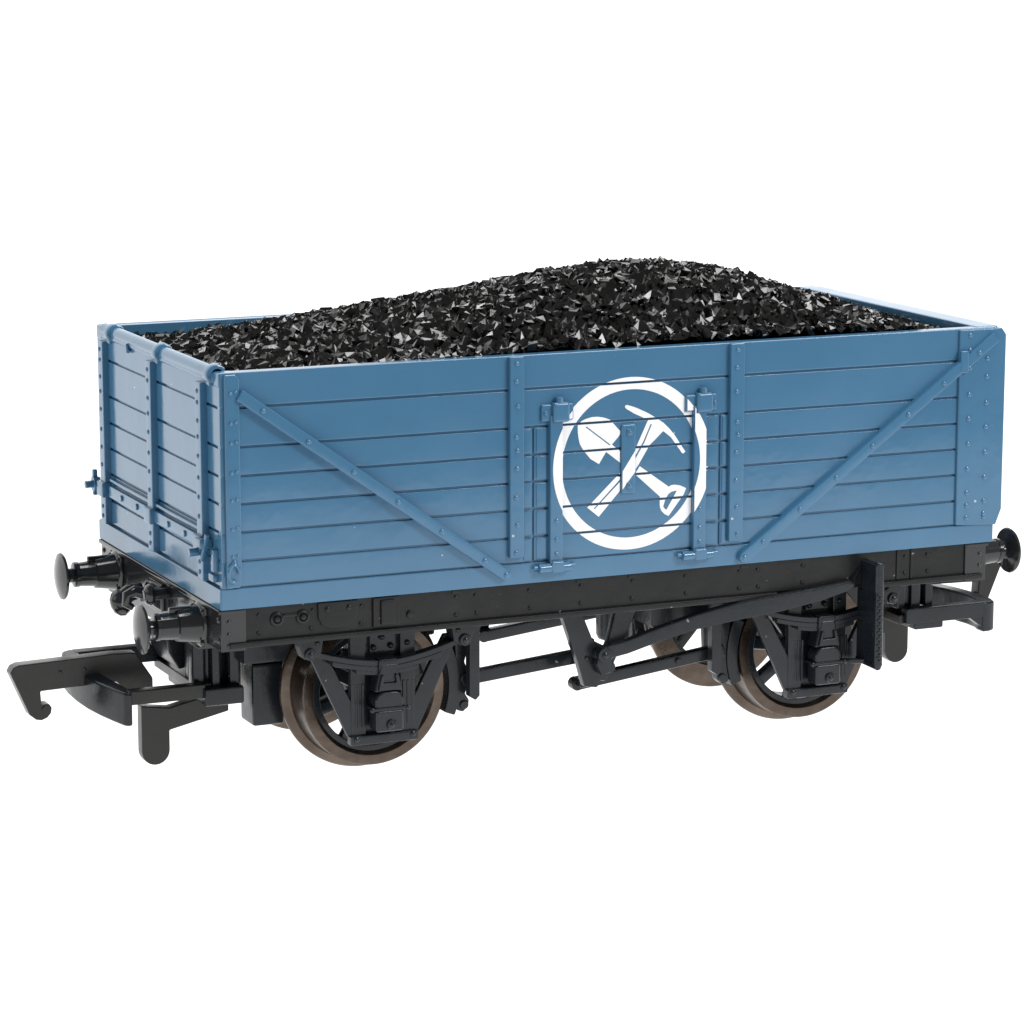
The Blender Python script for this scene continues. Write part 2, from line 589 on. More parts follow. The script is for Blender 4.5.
def emblem():
    ringp = tess([circ(7.88), circ(6.77)[::-1]])
    tools = tess([BLADE, LINE1]) + tess([SHAFT, HOLE]) + tess([PICK, LINE2])
    tris = ringp + tools
    m = MB()

    def put(polys, y):
        for p in polys:
            o = len(m.v)
            area = sum(p[i - 1][0] * p[i][1] - p[i][0] * p[i - 1][1] for i in range(len(p)))
            if abs(area) < 1e-5:
                continue
            if area < 0:
                p = p[::-1]
            m.v += [(q[0], y, q[1]) for q in p]
            m.f.append(list(range(o, o + len(p))))
    g = 0.10
    strap_r = [(s[0] + .06, s[1] - .06, 1.75, 15.1) for s in STRAPS]
    head_r = [((s[0] + s[1]) / 2 - 0.46, (s[0] + s[1]) / 2 + 1.24, 14.45, 16.8) for s in STRAPS]
    back_r = [((s[0] + s[1]) / 2 - 1.42, (s[0] + s[1]) / 2 + 1.77, 14.58, 16.12) for s in STRAPS]
    plate_r = (PLATE[0] + .08, PLATE[1] - .08, PLATE[2] + .08, PLATE[3] - .08)
    shadow = [(s[0] - .03, s[1] + .03, 1.5, 15.2) for s in STRAPS]
    base = tris
    for r in shadow + head_r + back_r:
        base = subtract_rect(base, r)
    base = subtract_rect(base, (PLATE[0] - .07, PLATE[1] + .05, PLATE[2] - .07, PLATE[3] + .07))
    for a, b in zip(LEV, LEV[1:]):
        put([q for q in (clip_convex(p, rect(-20, 20, b + GAP + .02, a - GAP - .02)) for p in base) if len(q) > 2], -HW - 0.012)
    for r in strap_r:
        polys = [q for q in (clip_convex(p, rect(*r)) for p in ringp) if len(q) > 2]
        for h in head_r:
            polys = subtract_rect(polys, h)
        put(polys, -HW - STRAP_OUT - 0.012)
    for r, h, s in zip(back_r, head_r, shadow):
        polys = [q for q in (clip_convex(p, rect(r[0] + .15, r[1] - .15, r[2] + .15, r[3] - .15)) for p in ringp) if len(q) > 2]
        put(subtract_rect(subtract_rect(polys, h), s), -HW - 0.332)
    plate_tools = tess([PICK])
    put([q for q in (clip_convex(p, rect(*plate_r)) for p in plate_tools) if len(q) > 2], -HW - 0.272)
    return m


em = emblem()
emo = em.build('painted_emblem', M_WHITE, wagon, smooth=False)
emo['label'] = 'white ring with crossed pick and shovel painted on the side door'


# ------------------------------------------------------------------ underframe
def solebar():
    m = MB()
    yo = -17.55
    m.box(-38.5, 37.5, yo, yo + 1.2, -3.0, -0.02, 0.06)
    m.box(-38.3, 15.2, yo - 0.5, yo + 1.2, -3.48, -2.98, 0.1)      # lower flange, cut away behind the brake lever
    m.box(24.9, 37.2, yo - 0.5, yo + 1.2, -3.48, -2.98, 0.1)
    m.box(15.4, 24.7, yo + 0.5, yo + 1.2, -3.48, -2.98, 0.1)
    # tie bolts with a link, rounded number plate, door-spring bracket
    for x in (-33.85, -31.45):
        m.lathe([(0, .68), (.15, .62), (.22, .4), (.12, .34), (.3, .24), (.36, 0)], (x, yo, -1.25), (0, -1, 0), 18)
    m.box(-33.3, -32.0, yo - 0.16, yo + .1, -1.15, -0.85, 0.08)
    m.prism([(-30.1, -0.12), (-26.3, -0.12), (-26.35, -1.5), (-26.8, -2.15), (-27.6, -2.5), (-28.9, -2.5), (-29.7, -2.15), (-30.05, -1.5)], 'xz', yo - 0.2, yo + .1, 0.1)
    for x in (-29.2, -27.2):
        m.rivet((x, yo - .2, -0.75), (0, -1, 0), 0.28, 0.2)
    m.box(-24.95, -22.4, yo - 0.28, yo + .1, -2.75, -0.1, 0.1)
    m.box(-24.3, -22.95, yo - 0.55, yo + .1, -2.55, -0.35, 0.16)
    m.cyl((-21.4, yo + .05, -1.9), (-21.4, yo - 0.22, -1.9), 0.33, seg=12)
    for x in (-35.5, -30.6, -26.0, -16.9, -15.05, -9.8, -4.75, 0.45, 5.9, 11.35, 13.3, 18.0, 28.9, 31.4):
        for z in (-0.75, -2.35):
            m.rivet((x + random.uniform(-.1, .1), yo, z), (0, -1, 0), 0.22, 0.17)
    for x in (-16.95, -4.8, 0.4, 11.9):
        m.box(x - .42, x + .42, yo - .09, yo + .1, -0.45, -0.05, 0.05)
    for x in (28.1, 29.6):
        m.box(x - .12, x + .12, yo - .12, yo + .1, -2.9, -0.1, 0.05)
    return m


sb = solebar()
sb.build('solebar', M_FRAME, wagon)
sb.my().build('solebar', M_FRAME, wagon)


def headstock():
    m = MB()
    m.box(-39.0, -36.7, -17.75, 17.75, -3.75, -0.03, 0.12)
    m.box(-38.95, -36.9, -11.5, 16.0, -4.8, -3.6, 0.12)
    m.box(-39.25, -36.9, -17.8, 17.8, -0.42, -0.02, 0.08)
    for y in (-17.1, 16.9):
        for z in (-1.0, -2.8):
            m.rivet((-39.0, y, z), (-1, 0, 0), 0.28, 0.2)
    for z in (-1.1, -2.2, -3.2):
        m.rivet((-38.3, -17.75, z), (0, -1, 0), 0.22, 0.15)
        m.rivet((-38.3, 17.75, z), (0, 1, 0), 0.22, 0.15)
    return m


hs = headstock()
hs.build('headstock', M_GLOSS, wagon)
hs.mx(XS - 0.2).build('headstock', M_GLOSS, wagon)


def buffer_housing(yc):
    m = MB()
    o, a = (-38.95, yc, -2.2), (-1, 0, 0)
    m.lathe([(0, 0), (0, 2.0), (.25, 2.05), (.42, 1.9), (.5, 1.72), (1.2, 1.6), (2.4, 1.42), (2.5, 1.24), (3.95, 1.12), (4.0, 1.2), (4.35, 1.2), (4.42, 1.1), (4.45, .6), (4.45, 0)], o, a, 32)
    m.box(-39.35, -38.9, yc - 1.75, yc + 1.75, -4.1, -0.45, 0.18)
    for dy, dz in ((-1.35, 1.3), (1.35, 1.3), (-1.35, -1.45), (1.35, -1.45)):
        m.rivet((-39.35, yc + dy, -2.2 + dz), (-1, 0, 0), 0.3, 0.25)
    m.box(-42.0, -39.2, yc - 0.25, yc + 0.25, -1.1, -0.55, 0.1)
    return m


def buffer_head(yc):
    m = MB()
    m.lathe([(0, 0), (0, .62), (.55, .64), (1.1, .7), (1.35, .95), (1.55, 1.9), (1.62, 2.14), (1.74, 2.22), (1.88, 2.16), (2.08, 1.6), (2.22, .9), (2.28, 0)], (-42.75, yc, -2.25), (-1, 0, 0), 40)
    return m


for yc in (-12.4, 12.4):
    h, b = buffer_housing(yc), buffer_head(yc)
    o = h.build('buffer', M_GLOSS, wagon)
    b.build('buffer_head', M_GLOSS, o)
    o = h.mx(XS).build('buffer', M_GLOSS, wagon)
    b.mx(XS - 0.03).build('buffer_head', M_GLOSS, o)


def drawhook():
    m = MB()
    m.box(-39.35, -38.9, -1.9, 1.9, -3.3, -0.7, 0.2)
    m.cyl((-39.2, 0.2, -2.0), (-40.6, 0.2, -2.0), 0.62, seg=16)
    m.tube([(-40.3, .2, -1.9), (-41.2, .2, -1.6), (-41.9, .2, -1.9), (-42.0, .2, -2.7), (-41.4, .2, -3.1)], [.6, .55, .5, .45, .3], 12)
    m.cyl((-39.2, -3.1, -1.3), (-41.4, -3.1, -1.35), 0.5, seg=14)
    m.lathe([(0, 0), (0.05, .5), (.2, .85), (.5, 1.0), (.8, .85), (1, .5), (1.05, 0)], (-40.3, -3.1, -1.3), (-1, 0, 0), 16)
    m.tube([(-39.2, 4.3, -2.4), (-40.4, 4.3, -2.6), (-41.0, 4.3, -3.1)], [.7, .85, .9], 12)
    m.lathe([(0, 0), (.15, .7), (.5, 1.12), (.95, 1.28), (1.4, 1.12), (1.75, .7), (1.9, 0)], (-40.4, 4.3, -3.2), (-.95, 0, -.3), 20)
    return m


dh = drawhook()
dh.build('drawhook', M_GLOSS, wagon)
dh.mx(XS).build('drawhook', M_GLOSS, wagon)


# --- wheels
AX = (-22.22, 21.85)


def tyre_m(xc, s):
    """s = -1 near, +1 far; profile along the axle from the outer face inwards"""
    m = MB()
    prof = [(0, 5.95), (-0.02, 6.05), (-0.02, 6.78), (.08, 6.88), (2.75, 6.97), (2.95, 7.07), (3.08, 7.5), (3.2, 7.7), (3.36, 7.82), (3.7, 7.82), (3.85, 7.7), (3.92, 7.3), (3.92, 5.6), (.5, 5.55)]
    m.ring([(d, r) for d, r in prof], (xc, s * 10.85, AXLE_Z), (0, -s, 0), 96)
    return m


def center_m(xc, s, ph):
    m = MB()
    m.lathe([(0, 0), (0, 1.0), (.15, 1.15), (.8, 1.5), (.9, 1.75), (2.2, 1.75), (2.2, 0)], (xc, s * 10.55, AXLE_Z), (0, -s, 0), 28)
    m.ring([(.35, 5.1), (.3, 5.2), (.3, 5.8), (3.3, 5.8), (3.3, 5.1)], (xc, s * 10.75, AXLE_Z), (0, -s, 0), 72)
    for k in range(8):
        a = ph + 2 * PI * k / 8
        d = Vector((math.cos(a), 0, math.sin(a)))
        c = Vector((xc, s * 9.55, AXLE_Z))
        m.bar(c + d * 1.3, c + d * 5.35, 1.25, 0.95, 0.22, up=(0, 1, 0))
    return m


for i, xc in enumerate(AX):
    m = MB()
    m.cyl((xc, -14.2, AXLE_Z), (xc, 14.2, AXLE_Z), 0.75, seg=18)
    m.cyl((xc, -8.0, AXLE_Z), (xc, 8.0, AXLE_Z), 1.25, seg=18)
    ws = m.build('axle', M_BLACK, wagon)
    for s in (-1, 1):
        tyre_m(xc, s).build('tyre', M_TYRE, ws)
        center_m(xc, s, (math.radians(17), math.radians(37))[i] + (0.2 if s > 0 else 0)).build('wheel_center', M_BLACK, ws)


# --- axle guards, springs, axleboxes (near side at x = c)
def axle_guard(c):
    m = MB()
    ya, yb = -15.6, -14.9
    for s in (-1, 1):
        a, b = sorted((c + s * 1.65, c + s * 3.1))
        m.box(a, b, ya, yb, -13.45, -3.2, 0.12)
        m.prism([(c + s * 7.35, -4.5), (c + s * 5.9, -4.5), (c + s * 3.0, -9.9), (c + s * 2.95, -13.2), (c + s * 3.35, -13.1)], 'xz', ya + .06, yb - .06, 0.12)
        m.prism([(c + s * 8.6, -3.2), (c + s * 6.0, -3.2), (c + s * 6.3, -4.9), (c + s * 7.0, -5.4), (c + s * 7.9, -5.3)], 'xz', -16.9, -15.2, 0.15)
        m.cyl((c + s * 7.35, -17.15, -4.85), (c + s * 7.35, -15.2, -4.85), 0.55, seg=16)
        m.rivet((c + s * 7.35, -17.15, -4.85), (0, -1, 0), 0.3, 0.2)
        m.rivet((c + s * 6.7, -16.9, -3.9), (0, -1, 0), 0.25, 0.2)
    m.box(c - 3.25, c + 3.25, ya - .35, yb, -13.85, -12.95, 0.16)
    for x in (c - 2.7, c + 2.7):
        m.rivet((x, ya - .35, -13.25), (0, -1, 0), 0.3, 0.2)
    m.box(c - 1.75, c + 1.75, yb - .1, yb + .6, -13.4, -3.2, 0.1)
    m.box(c - 1.2, c + 1.2, ya + .15, yb, -5.6, -3.2, 0.1)
    for dx, z in ((-.9, -5.1), (.75, -5.05), (-.1, -4.2), (2.3, -4.9)):
        m.rivet((c + dx, ya, z), (0, -1, 0), 0.28, 0.25)
    return m


def leaf_spring(c):
    m = MB()

    def arc(h, z):                                   # z of the leaf top at a distance h from the middle
        return z + 1.55 * (abs(h) / 7.3) ** 1.7
    for half, z, th in ((7.4, -6.1, .5), (5.2, -6.6, .45), (3.0, -7.0, .42)):
        n = 18
        xs = [-half + 2 * half * k / n for k in range(n + 1)]
        top = [(c + h, arc(h, z)) for h in xs]
        bot = [(c + h, arc(h, z) - th) for h in xs[::-1]]
        m.prism(top + bot, 'xz', -16.75, -15.65, 0.08)
    m.box(c - .95, c + .95, -17.0, -15.6, -7.6, -5.9, 0.22)
    return m


def axlebox(c):
    m = MB()
    # sliding groove plates behind the box
    for s in (-1, 1):
        for k in range(3):
            m.box(c + s * (1.95 + .42 * k) - .13, c + s * (1.95 + .42 * k) + .13, -15.72 + .05 * k, -15.3, -12.3, -8.3, 0.06)
    # buckle
    m.prism([(c - .75, -6.35), (c + .75, -6.35), (c + 1.0, -7.4), (c + 1.35, -8.9), (c - 1.35, -8.9), (c - 1.0, -7.4)], 'xz', -17.05, -15.4, 0.2, 3)
    m.prism([(c - .8, -7.3), (c - .5, -7.3), (c - .62, -8.05), (c + .62, -8.05), (c + .5, -7.3), (c + .8, -7.3), (c + 1.1, -8.7), (c - 1.1, -8.7)], 'xz', -17.35, -16.8, 0.1)
    # rounded shoulder
    m.prism([(c - 1.35, -10.4), (c - 1.35, -9.5), (c - 1.1, -9.05), (c - .6, -8.85), (c + .6, -8.85), (c + 1.1, -9.05), (c + 1.35, -9.5), (c + 1.35, -10.4)], 'xz', -17.2, -15.4, 0.2, 3)
    m.box(c - 1.6, c + 1.6, -17.35, -15.4, -10.55, -10.25, 0.1)
    m.rivet((c - 1.7, -17.3, -10.4), (0, -1, 0), 0.25, 0.18)
    m.rivet((c + 1.7, -17.3, -10.4), (0, -1, 0), 0.25, 0.18)
    # cover with its bolt
    m.box(c - 1.32, c + 1.32, -17.3, -15.4, -12.5, -10.5, 0.25, 3)
    m.cyl((c + .1, -17.2, -11.8), (c + .1, -17.55, -11.8), 0.52, 0.45, seg=16)
    m.rivet((c + .1, -17.5, -11.8), (0, -1, 0), 0.3, 0.25)
    return m


for c in (-23.2, 20.75):
    g, l, a = axle_guard(c), leaf_spring(c + (.3 if c > 0 else 0)), axlebox(c + (.35 if c > 0 else 0))
    for far in (0, 1):
        t = (lambda q: q.my()) if far else (lambda q: q)
        o = t(g).build('axle_guard', M_BLACK, wagon)
        t(l).build('leaf_spring', M_BLACK, o)
        t(a).build('axlebox', M_BLACK, o)


# --- brake gear
def brake_shoe(s):
    """for the wheel at AX[0] (s=+1, block on its right) or AX[1] (s=-1)"""
    xc = AX[0] if s > 0 else AX[1]
    m = MB()
    ang = [math.radians(-21 + 47 * k / 14) for k in range(15)]
    inner = [(xc + s * 7.2 * math.cos(a), AXLE_Z + 7.2 * math.sin(a)) for a in ang]
    outer = [(xc + s * 8.35 * math.cos(a), AXLE_Z + 8.35 * math.sin(a)) for a in ang[::-1]]
    m.prism(inner + outer, 'xz', -11.2, -9.3, 0.14)
    h = [(8.0, -3.2), (9.2, -3.2), (9.5, -4.6), (9.1, -5.6), (9.2, -7.2), (8.85, -8.4), (9.3, -9.4), (9.3, -10.4), (8.9, -11.4), (9.3, -12.0), (9.25, -12.6), (8.7, -13.1), (8.1, -12.9), (7.9, -12.2), (8.1, -10), (7.9, -7)]
    m.prism([(xc + s * a, z) for a, z in h], 'xz', -11.0, -9.8, 0.14)
    m.cyl((xc + s * 8.95, -11.2, -9.9), (xc + s * 8.95, -9.6, -9.9), 0.55, seg=14)
    m.cyl((xc + s * 8.75, -11.2, -12.4), (xc + s * 8.75, -9.6, -12.4), 0.42, seg=14)
    m.cyl((xc + s * 8.7, -11.35, -4.6), (xc + s * 8.7, -9.6, -4.6), 0.7, seg=14)
    return m


def hanger_post(x):
    m = MB()
    m.prism([(x - .52, -3.0), (x + .52, -3.0), (x + .52, -11.3), (x + .1, -11.7), (x - .52, -11.3)], 'xz', -12.6, -11.6, 0.1)
    return m


def brake_rods():
    m = MB()
    m.bar((-13.6, -10.6, -10.05), (-1.6, -10.6, -8.95), 1.0, 1.25, 0.15)
    m.bar((-2.2, -11.0, -11.5), (13.2, -10.8, -9.7), 1.1, 1.2, 0.2)
    m.cyl((-2.2, -11.55, -11.5), (-2.2, -10.45, -11.5), 0.6, seg=16)
    m.cyl((8.2, -11.65, -10.2), (8.2, -10.2, -10.2), 0.3, seg=12)
    return m


def v_hanger():
    m = MB()
    m.prism([(-5.9, -3.2), (-3.9, -3.2), (-2.3, -7.0), (-1.7, -10.2), (-2.1, -10.9), (-3.4, -10.7), (-4.0, -8.6)], 'xz', -15.6, -14.6, 0.14)
    m.prism([(-.1, -3.2), (2.2, -3.2), (.9, -6.2), (-1.2, -10.4), (-2.4, -10.2), (-1.0, -6.6)], 'xz', -15.5, -14.7, 0.14)
    m.cyl((-1.95, -16.3, -7.6), (-1.95, -10.2, -7.6), 0.75, seg=18)
    m.cyl((-1.2, -16.4, -8.9), (-1.2, -10.4, -8.9), 0.55, seg=14)
    m.prism([(-2.3, -7.0), (-1.0, -7.0), (-0.9, -9.2), (-1.4, -11.6), (-2.4, -11.6), (-2.0, -9.2)], 'xz', -12.6, -11.5, 0.14)
    m.rivet((-3.2, -15.6, -8.0), (0, -1, 0), 0.25, 0.2)
    m.cyl((2.2, -15.2, -7.0), (3.0, -14.2, -6.4), 0.45, seg=10)
    return m


def brake_lever():
    m = MB()
    top = [(-2.3, -6.9), (-1.2, -6.75), (0.5, -6.45), (3.6, -5.5), (7.0, -4.45), (11.2, -3.45), (15.2, -3.1), (19.5, -2.75), (22.4, -2.45), (23.0, -2.6)]
    bot = [(23.0, -3.1), (22.5, -3.3), (19.4, -4.05), (15.2, -4.7), (11.2, -5.15), (7.0, -5.9), (3.6, -6.85), (0.5, -7.75), (-1.1, -8.0), (-1.3, -9.3), (-2.1, -9.6), (-2.7, -8.5)]

    def yl(x):                                       # cranked outwards past the wheel
        k = min(1.0, max(0.0, (x - 0.5) / 14))
        return -16.2 - 2.0 * k * k * (3 - 2 * k)
    bm = bmesh.new()
    poly = top + bot
    n = len(poly)
    A = [bm.verts.new((p[0], yl(p[0]) - 0.45, p[1])) for p in poly]
    B = [bm.verts.new((p[0], yl(p[0]) + 0.45, p[1])) for p in poly]
    q = [(0, 1, 18, 21), (18, 19, 20, 21), (1, 2, 17, 18), (2, 3, 16, 17), (3, 4, 15, 16), (4, 5, 14, 15), (5, 6, 13, 14), (6, 7, 12, 13), (7, 8, 11, 12), (8, 9, 10, 11)]
    for f in q:
        bm.faces.new([A[i] for i in f])
        bm.faces.new([B[i] for i in f][::-1])
    for i in range(n):
        bm.faces.new((A[i], B[i], B[(i + 1) % n], A[(i + 1) % n]))
    m._bevel(bm, 0.15)
    m.absorb(bm)
    m.cyl((-1.95, -16.95, -7.6), (-1.95, -15.8, -7.6), 0.7, seg=16)
    m.rivet((-1.95, -16.95, -7.6), (0, -1, 0), 0.35, 0.2)
    return m


def lever_guide():
    m = MB()
    m.box(24.25, 25.15, -20.25, -17.55, -3.4, -0.75, 0.12)          # stand-off bracket
    m.box(24.38, 25.22, -20.3, -19.5, -10.6, -0.5, 0.26, 3)            # notched upright
    m.box(24.5, 25.0, -19.6, -16.4, -10.2, -3.6, 0.08)
    m.box(24.5, 25.0, -19.6, -17.3, -3.7, -1.2, 0.08)               # web behind it
    for k in range(22):
        z = -3.6 - k * 0.3
        m.rivet((24.62 + (0.18 if k % 2 else 0), -20.3, z), (0, -1, 0), 0.17, 0.16)
    m.cyl((24.75, -20.2, -10.5), (24.75, -16.4, -10.4), 0.36, seg=12)
    m.bar((24.75, -18.0, -10.35), (22.6, -16.0, -10.6), 0.5, 0.45, 0.1)
    m.bar((24.6, -17.2, -0.9), (23.2, -17.8, -2.6), 0.5, 0.5, 0.1)
    return m


bs = [brake_shoe(1), brake_shoe(-1)]
hp = [hanger_post(-13.05), hanger_post(11.7)]
br, vh, bl, lg = brake_rods(), v_hanger(), brake_lever(), lever_guide()
for far in (0, 1):
    t = (lambda q: q.my()) if far else (lambda q: q)
    for b in bs:
        t(b).build('brake_shoe', M_BLACK, wagon)
    for b in hp:
        t(b).build('safety_strap', M_BLACK, wagon)
    t(br).build('brake_rod', M_BLACK, wagon)
    t(vh).build('lever_hanger', M_BLACK, wagon)
    t(bl).build('brake_lever', M_BLACK, wagon)
    t(lg).build('lever_guide', M_BLACK, wagon)

m = MB()                                             # cross shaft, vacuum cylinder and frame under the floor
m.cyl((7.0, -2.0, -3.4), (7.0, 5.0, -3.4), 1.7, seg=28)
m.cyl((7.0, 0, -10.4), (7.0, 0, -2.0), 1.8, seg=28, bev=0.6)
m.box(-34, 33, -4.5, 4.5, -1.6, 0.05, 0.1)
m.box(7.6, 32.0, -7.0, 7.0, -8.0, -1.4, 0.3)
m.build('brake_cylinder', M_BLACK, wagon)


# --- couplings
def hook_m():
    m = MB()
    m.prism([(-53.2, -7.95), (-52.9, -7.45), (-52.4, -7.25), (-43.7, -7.0), (-41.5, -7.1), (-39.9, -9.6), (-39.9, -11.1), (-42.3, -10.9), (-43.3, -9.65), (-50.45, -9.85), (-50.35, -11.35), (-50.05, -11.05), (-49.65, -11.1), (-49.42, -11.45), (-49.5, -11.95), (-49.85, -12.35), (-50.4, -12.55), (-50.9, -12.45), (-51.5, -11.95)],
            'xz', -0.75, 0.75, 0.12)
    m.rivet((-48.6, -0.75, -8.2), (0, -1, 0), 0.2, 0.06)
    m.rivet((-46.3, -0.75, -8.15), (0, -1, 0), 0.2, 0.06)
    return m


def bumper_m(tilt):
    m = MB()
    outer = [(-43.7, -6.75), (-44.2, -6.75), (-44.5, -6.45), (-45.1, -5.0), (-45.75, -3.2), (-46.3, -1.2), (-46.65, 1.0), (-46.8, 3.2), (-46.7, 5.4), (-46.4, 6.4), (-45.7, 6.75), (-44.9, 6.75)]
    inner = [(-44.9, 5.5), (-45.2, 4.6), (-45.3, 3.0), (-45.1, 1.0), (-44.7, -1.0), (-44.2, -3.0), (-43.7, -5.2)]
    m.prism(outer + inner, 'xy', -11.7, -8.65, 0.22, 3)
    m.prism([(-45.2, -9.5), (-42.6, -9.5), (-44.9, -11.2), (-45.2, -11.2)], 'xz', 5.7, 6.6, 0.1)
    m.box(-45.4, -36.2, 5.55, 6.72, -10.2, -8.62, 0.14)
    return m.mapped(lambda p: (p[0], p[1], p[2] + tilt * p[1]), False)


def arms_m():
    m = MB()
    m.box(-44.0, -36.8, -6.6, -5.4, -10.5, -9.2, 0.12)
    m.box(-37.6, -36.0, -6.0, 6.2, -10.2, -9.3, 0.1)
    return m


def dropper_m():
    m = MB()
    arcp = [(-40.4 + 1.33 * math.cos(a), -15.9 + 1.33 * math.sin(a)) for a in [PI + PI * k / 12 for k in range(13)]]
    m.prism([(-41.73, -11.6)] + arcp + [(-39.07, -14.1), (-33.4, -12.85), (-33.4, -10.8), (-39.07, -12.0)], 'xz', -2.9, -1.6, 0.12)
    return m


def pocket_m():
    m = MB()
    m.box(-37.0, -33.3, -7.1, 4.0, -11.2, -9.55, 0.22)
    m.lathe([(0, 0), (0, 2.15), (6.4, 2.15), (6.4, 0)], (-35.3, -3.0, -9.7), (0, 0, 1), 10)
    m.box(-37.6, -36.4, -5.4, -3.9, -9.7, -3.0, 0.3)
    m.box(-36.0, -35.2, -6.1, -4.6, -9.7, -3.0, 0.2)
    m.box(-34.3, -33.3, -6.0, -4.6, -9.7, -3.0, 0.2)
    m.prism([(-38.8, -5.3), (-36.8, -5.3), (-36.8, -8.9), (-37.5, -9.0), (-38.4, -7.4)], 'xz', -1.0, 5.0, 0.2)
    return m


hk, ar, dr, pk = hook_m(), arms_m(), dropper_m(), pocket_m()
for k in (0, 1):
    t = (lambda q: q.rot(XS)) if k else (lambda q: q)
    o = t(ar).build('coupling', M_COUPLER, wagon)
    # the far coupling hangs level, with its loose hook and drop arm riding a little higher
    th = (lambda q: q.rot(XS).mapped(lambda p: (p[0] - 1.2, p[1] + 1.2, p[2] + 1.6), False)) if k else t
    td = (lambda q: q.rot(XS).mapped(lambda p: (p[0], p[1], p[2] + 1.1), False)) if k else t
    tb = (lambda q: q.rot(XS).dx(0.4)) if k else t
    th(hk).build('coupling_hook', M_COUPLER, o)
    tb(bumper_m(0.0 if k else 0.1)).build('coupling_bar', M_BLACK, o)
    td(dr).build('drop_arm', M_COUPLER, o)
pk.build('coupling_pocket', M_BLACK, wagon)
m = MB()
m.box(36.8, 40.1, -6.4, 3.0, -10.9, -9.35, 0.22)
m.box(35.2, 36.2, -5.6, -4.2, -8.8, -3.0, 0.2)
m.box(36.8, 37.9, -5.6, -4.2, -8.8, -3.0, 0.2)
m.lathe([(0, 0), (0, 2.15), (5.6, 2.15), (5.6, 0)], (37.0, -3.0, -8.9), (0, 0, 1), 10)
m.box(38.4, 39.3, -5.6, -4.2, -8.8, -3.0, 0.2)
m.build('coupling_pocket', M_BLACK, wagon)
m = MB()
m.box(-32.0, -29.0, -5.6, -2.0, -13.9, -8.1, 0.3)
m.box(-30.0, -26.5, -3.5, 3.5, -13.2, -6.0, 0.3)
m.box(-33.5, -24.0, -7.5, 7.5, -7.6, -3.0, 0.3)
m.box(-25.0, -14.6, -7.0, 7.0, -6.6, -1.5, 0.3)
m.build('coupling_mount', M_BLACK, wagon)

# ------------------------------------------------------------------ coal
RIDGE = [(-38, 19.2), (-34, 19.8), (-28, 20.7), (-22, 21.6), (-17, 22.5), (-7, 23.95), (1, 25.25), (6, 25.75), (10.5, 25.85), (14, 25.6), (18, 25.0), (24, 23.2), (28, 22.0), (31, 20.9), (34, 19.9), (38, 18.9)]
EDGE = [(-38, 19.2), (-34, 19.3), (-29, 19.5), (-24, 19.8), (-18, 20.3), (-10, 20.7), (20, 20.8), (27, 20.7), (32, 20.2), (34, 19.6), (38, 18.9)]


def lerp(t, x):
    for (a, u), (b, v) in zip(t, t[1:]):
        if a <= x <= b:
            return u + (v - u) * (x - a) / (b - a)
    return t[0][1] if x < t[0][0] else t[-1][1]


def coal_z(x, y):
    e, r = lerp(EDGE, x), lerp(RIDGE, x)
    k = min(1.0, abs(y) / 16.6)
    return e + (r - e) * (1 - k ** 2.1)


def shard(rng):
    bm = bmesh.new()
    if rng.random() < 0.6:                           # blocky lumps
        for i in (-1, 1):
            for j in (-1, 1):
                for k in (-1, 1):
                    bm.verts.new((i * rng.uniform(.55, .95), j * rng.uniform(.55, .95), k * rng.uniform(.55, .95)))
    else:                                            # sharp splinters
        for _ in range(rng.randint(7, 10)):
            v = Vector((rng.uniform(-1, 1), rng.uniform(-1, 1), rng.uniform(-1, 1)))
            bm.verts.new(v / max(abs(v.x), abs(v.y), abs(v.z)) * rng.uniform(.75, 1.0))
    r = bmesh.ops.convex_hull(bm, input=bm.verts[:])
    dead = [g for g in r['geom_interior'] if isinstance(g, bmesh.types.BMVert)]
    if dead:
        bmesh.ops.delete(bm, geom=dead, context='VERTS')
    bmesh.ops.dissolve_limit(bm, angle_limit=math.radians(14), verts=bm.verts[:], edges=bm.edges[:])
    bm.verts.index_update()
    out = ([v.co.copy() for v in bm.verts], [[v.index for v in f.verts] for f in bm.faces])
    bm.free()
    return out


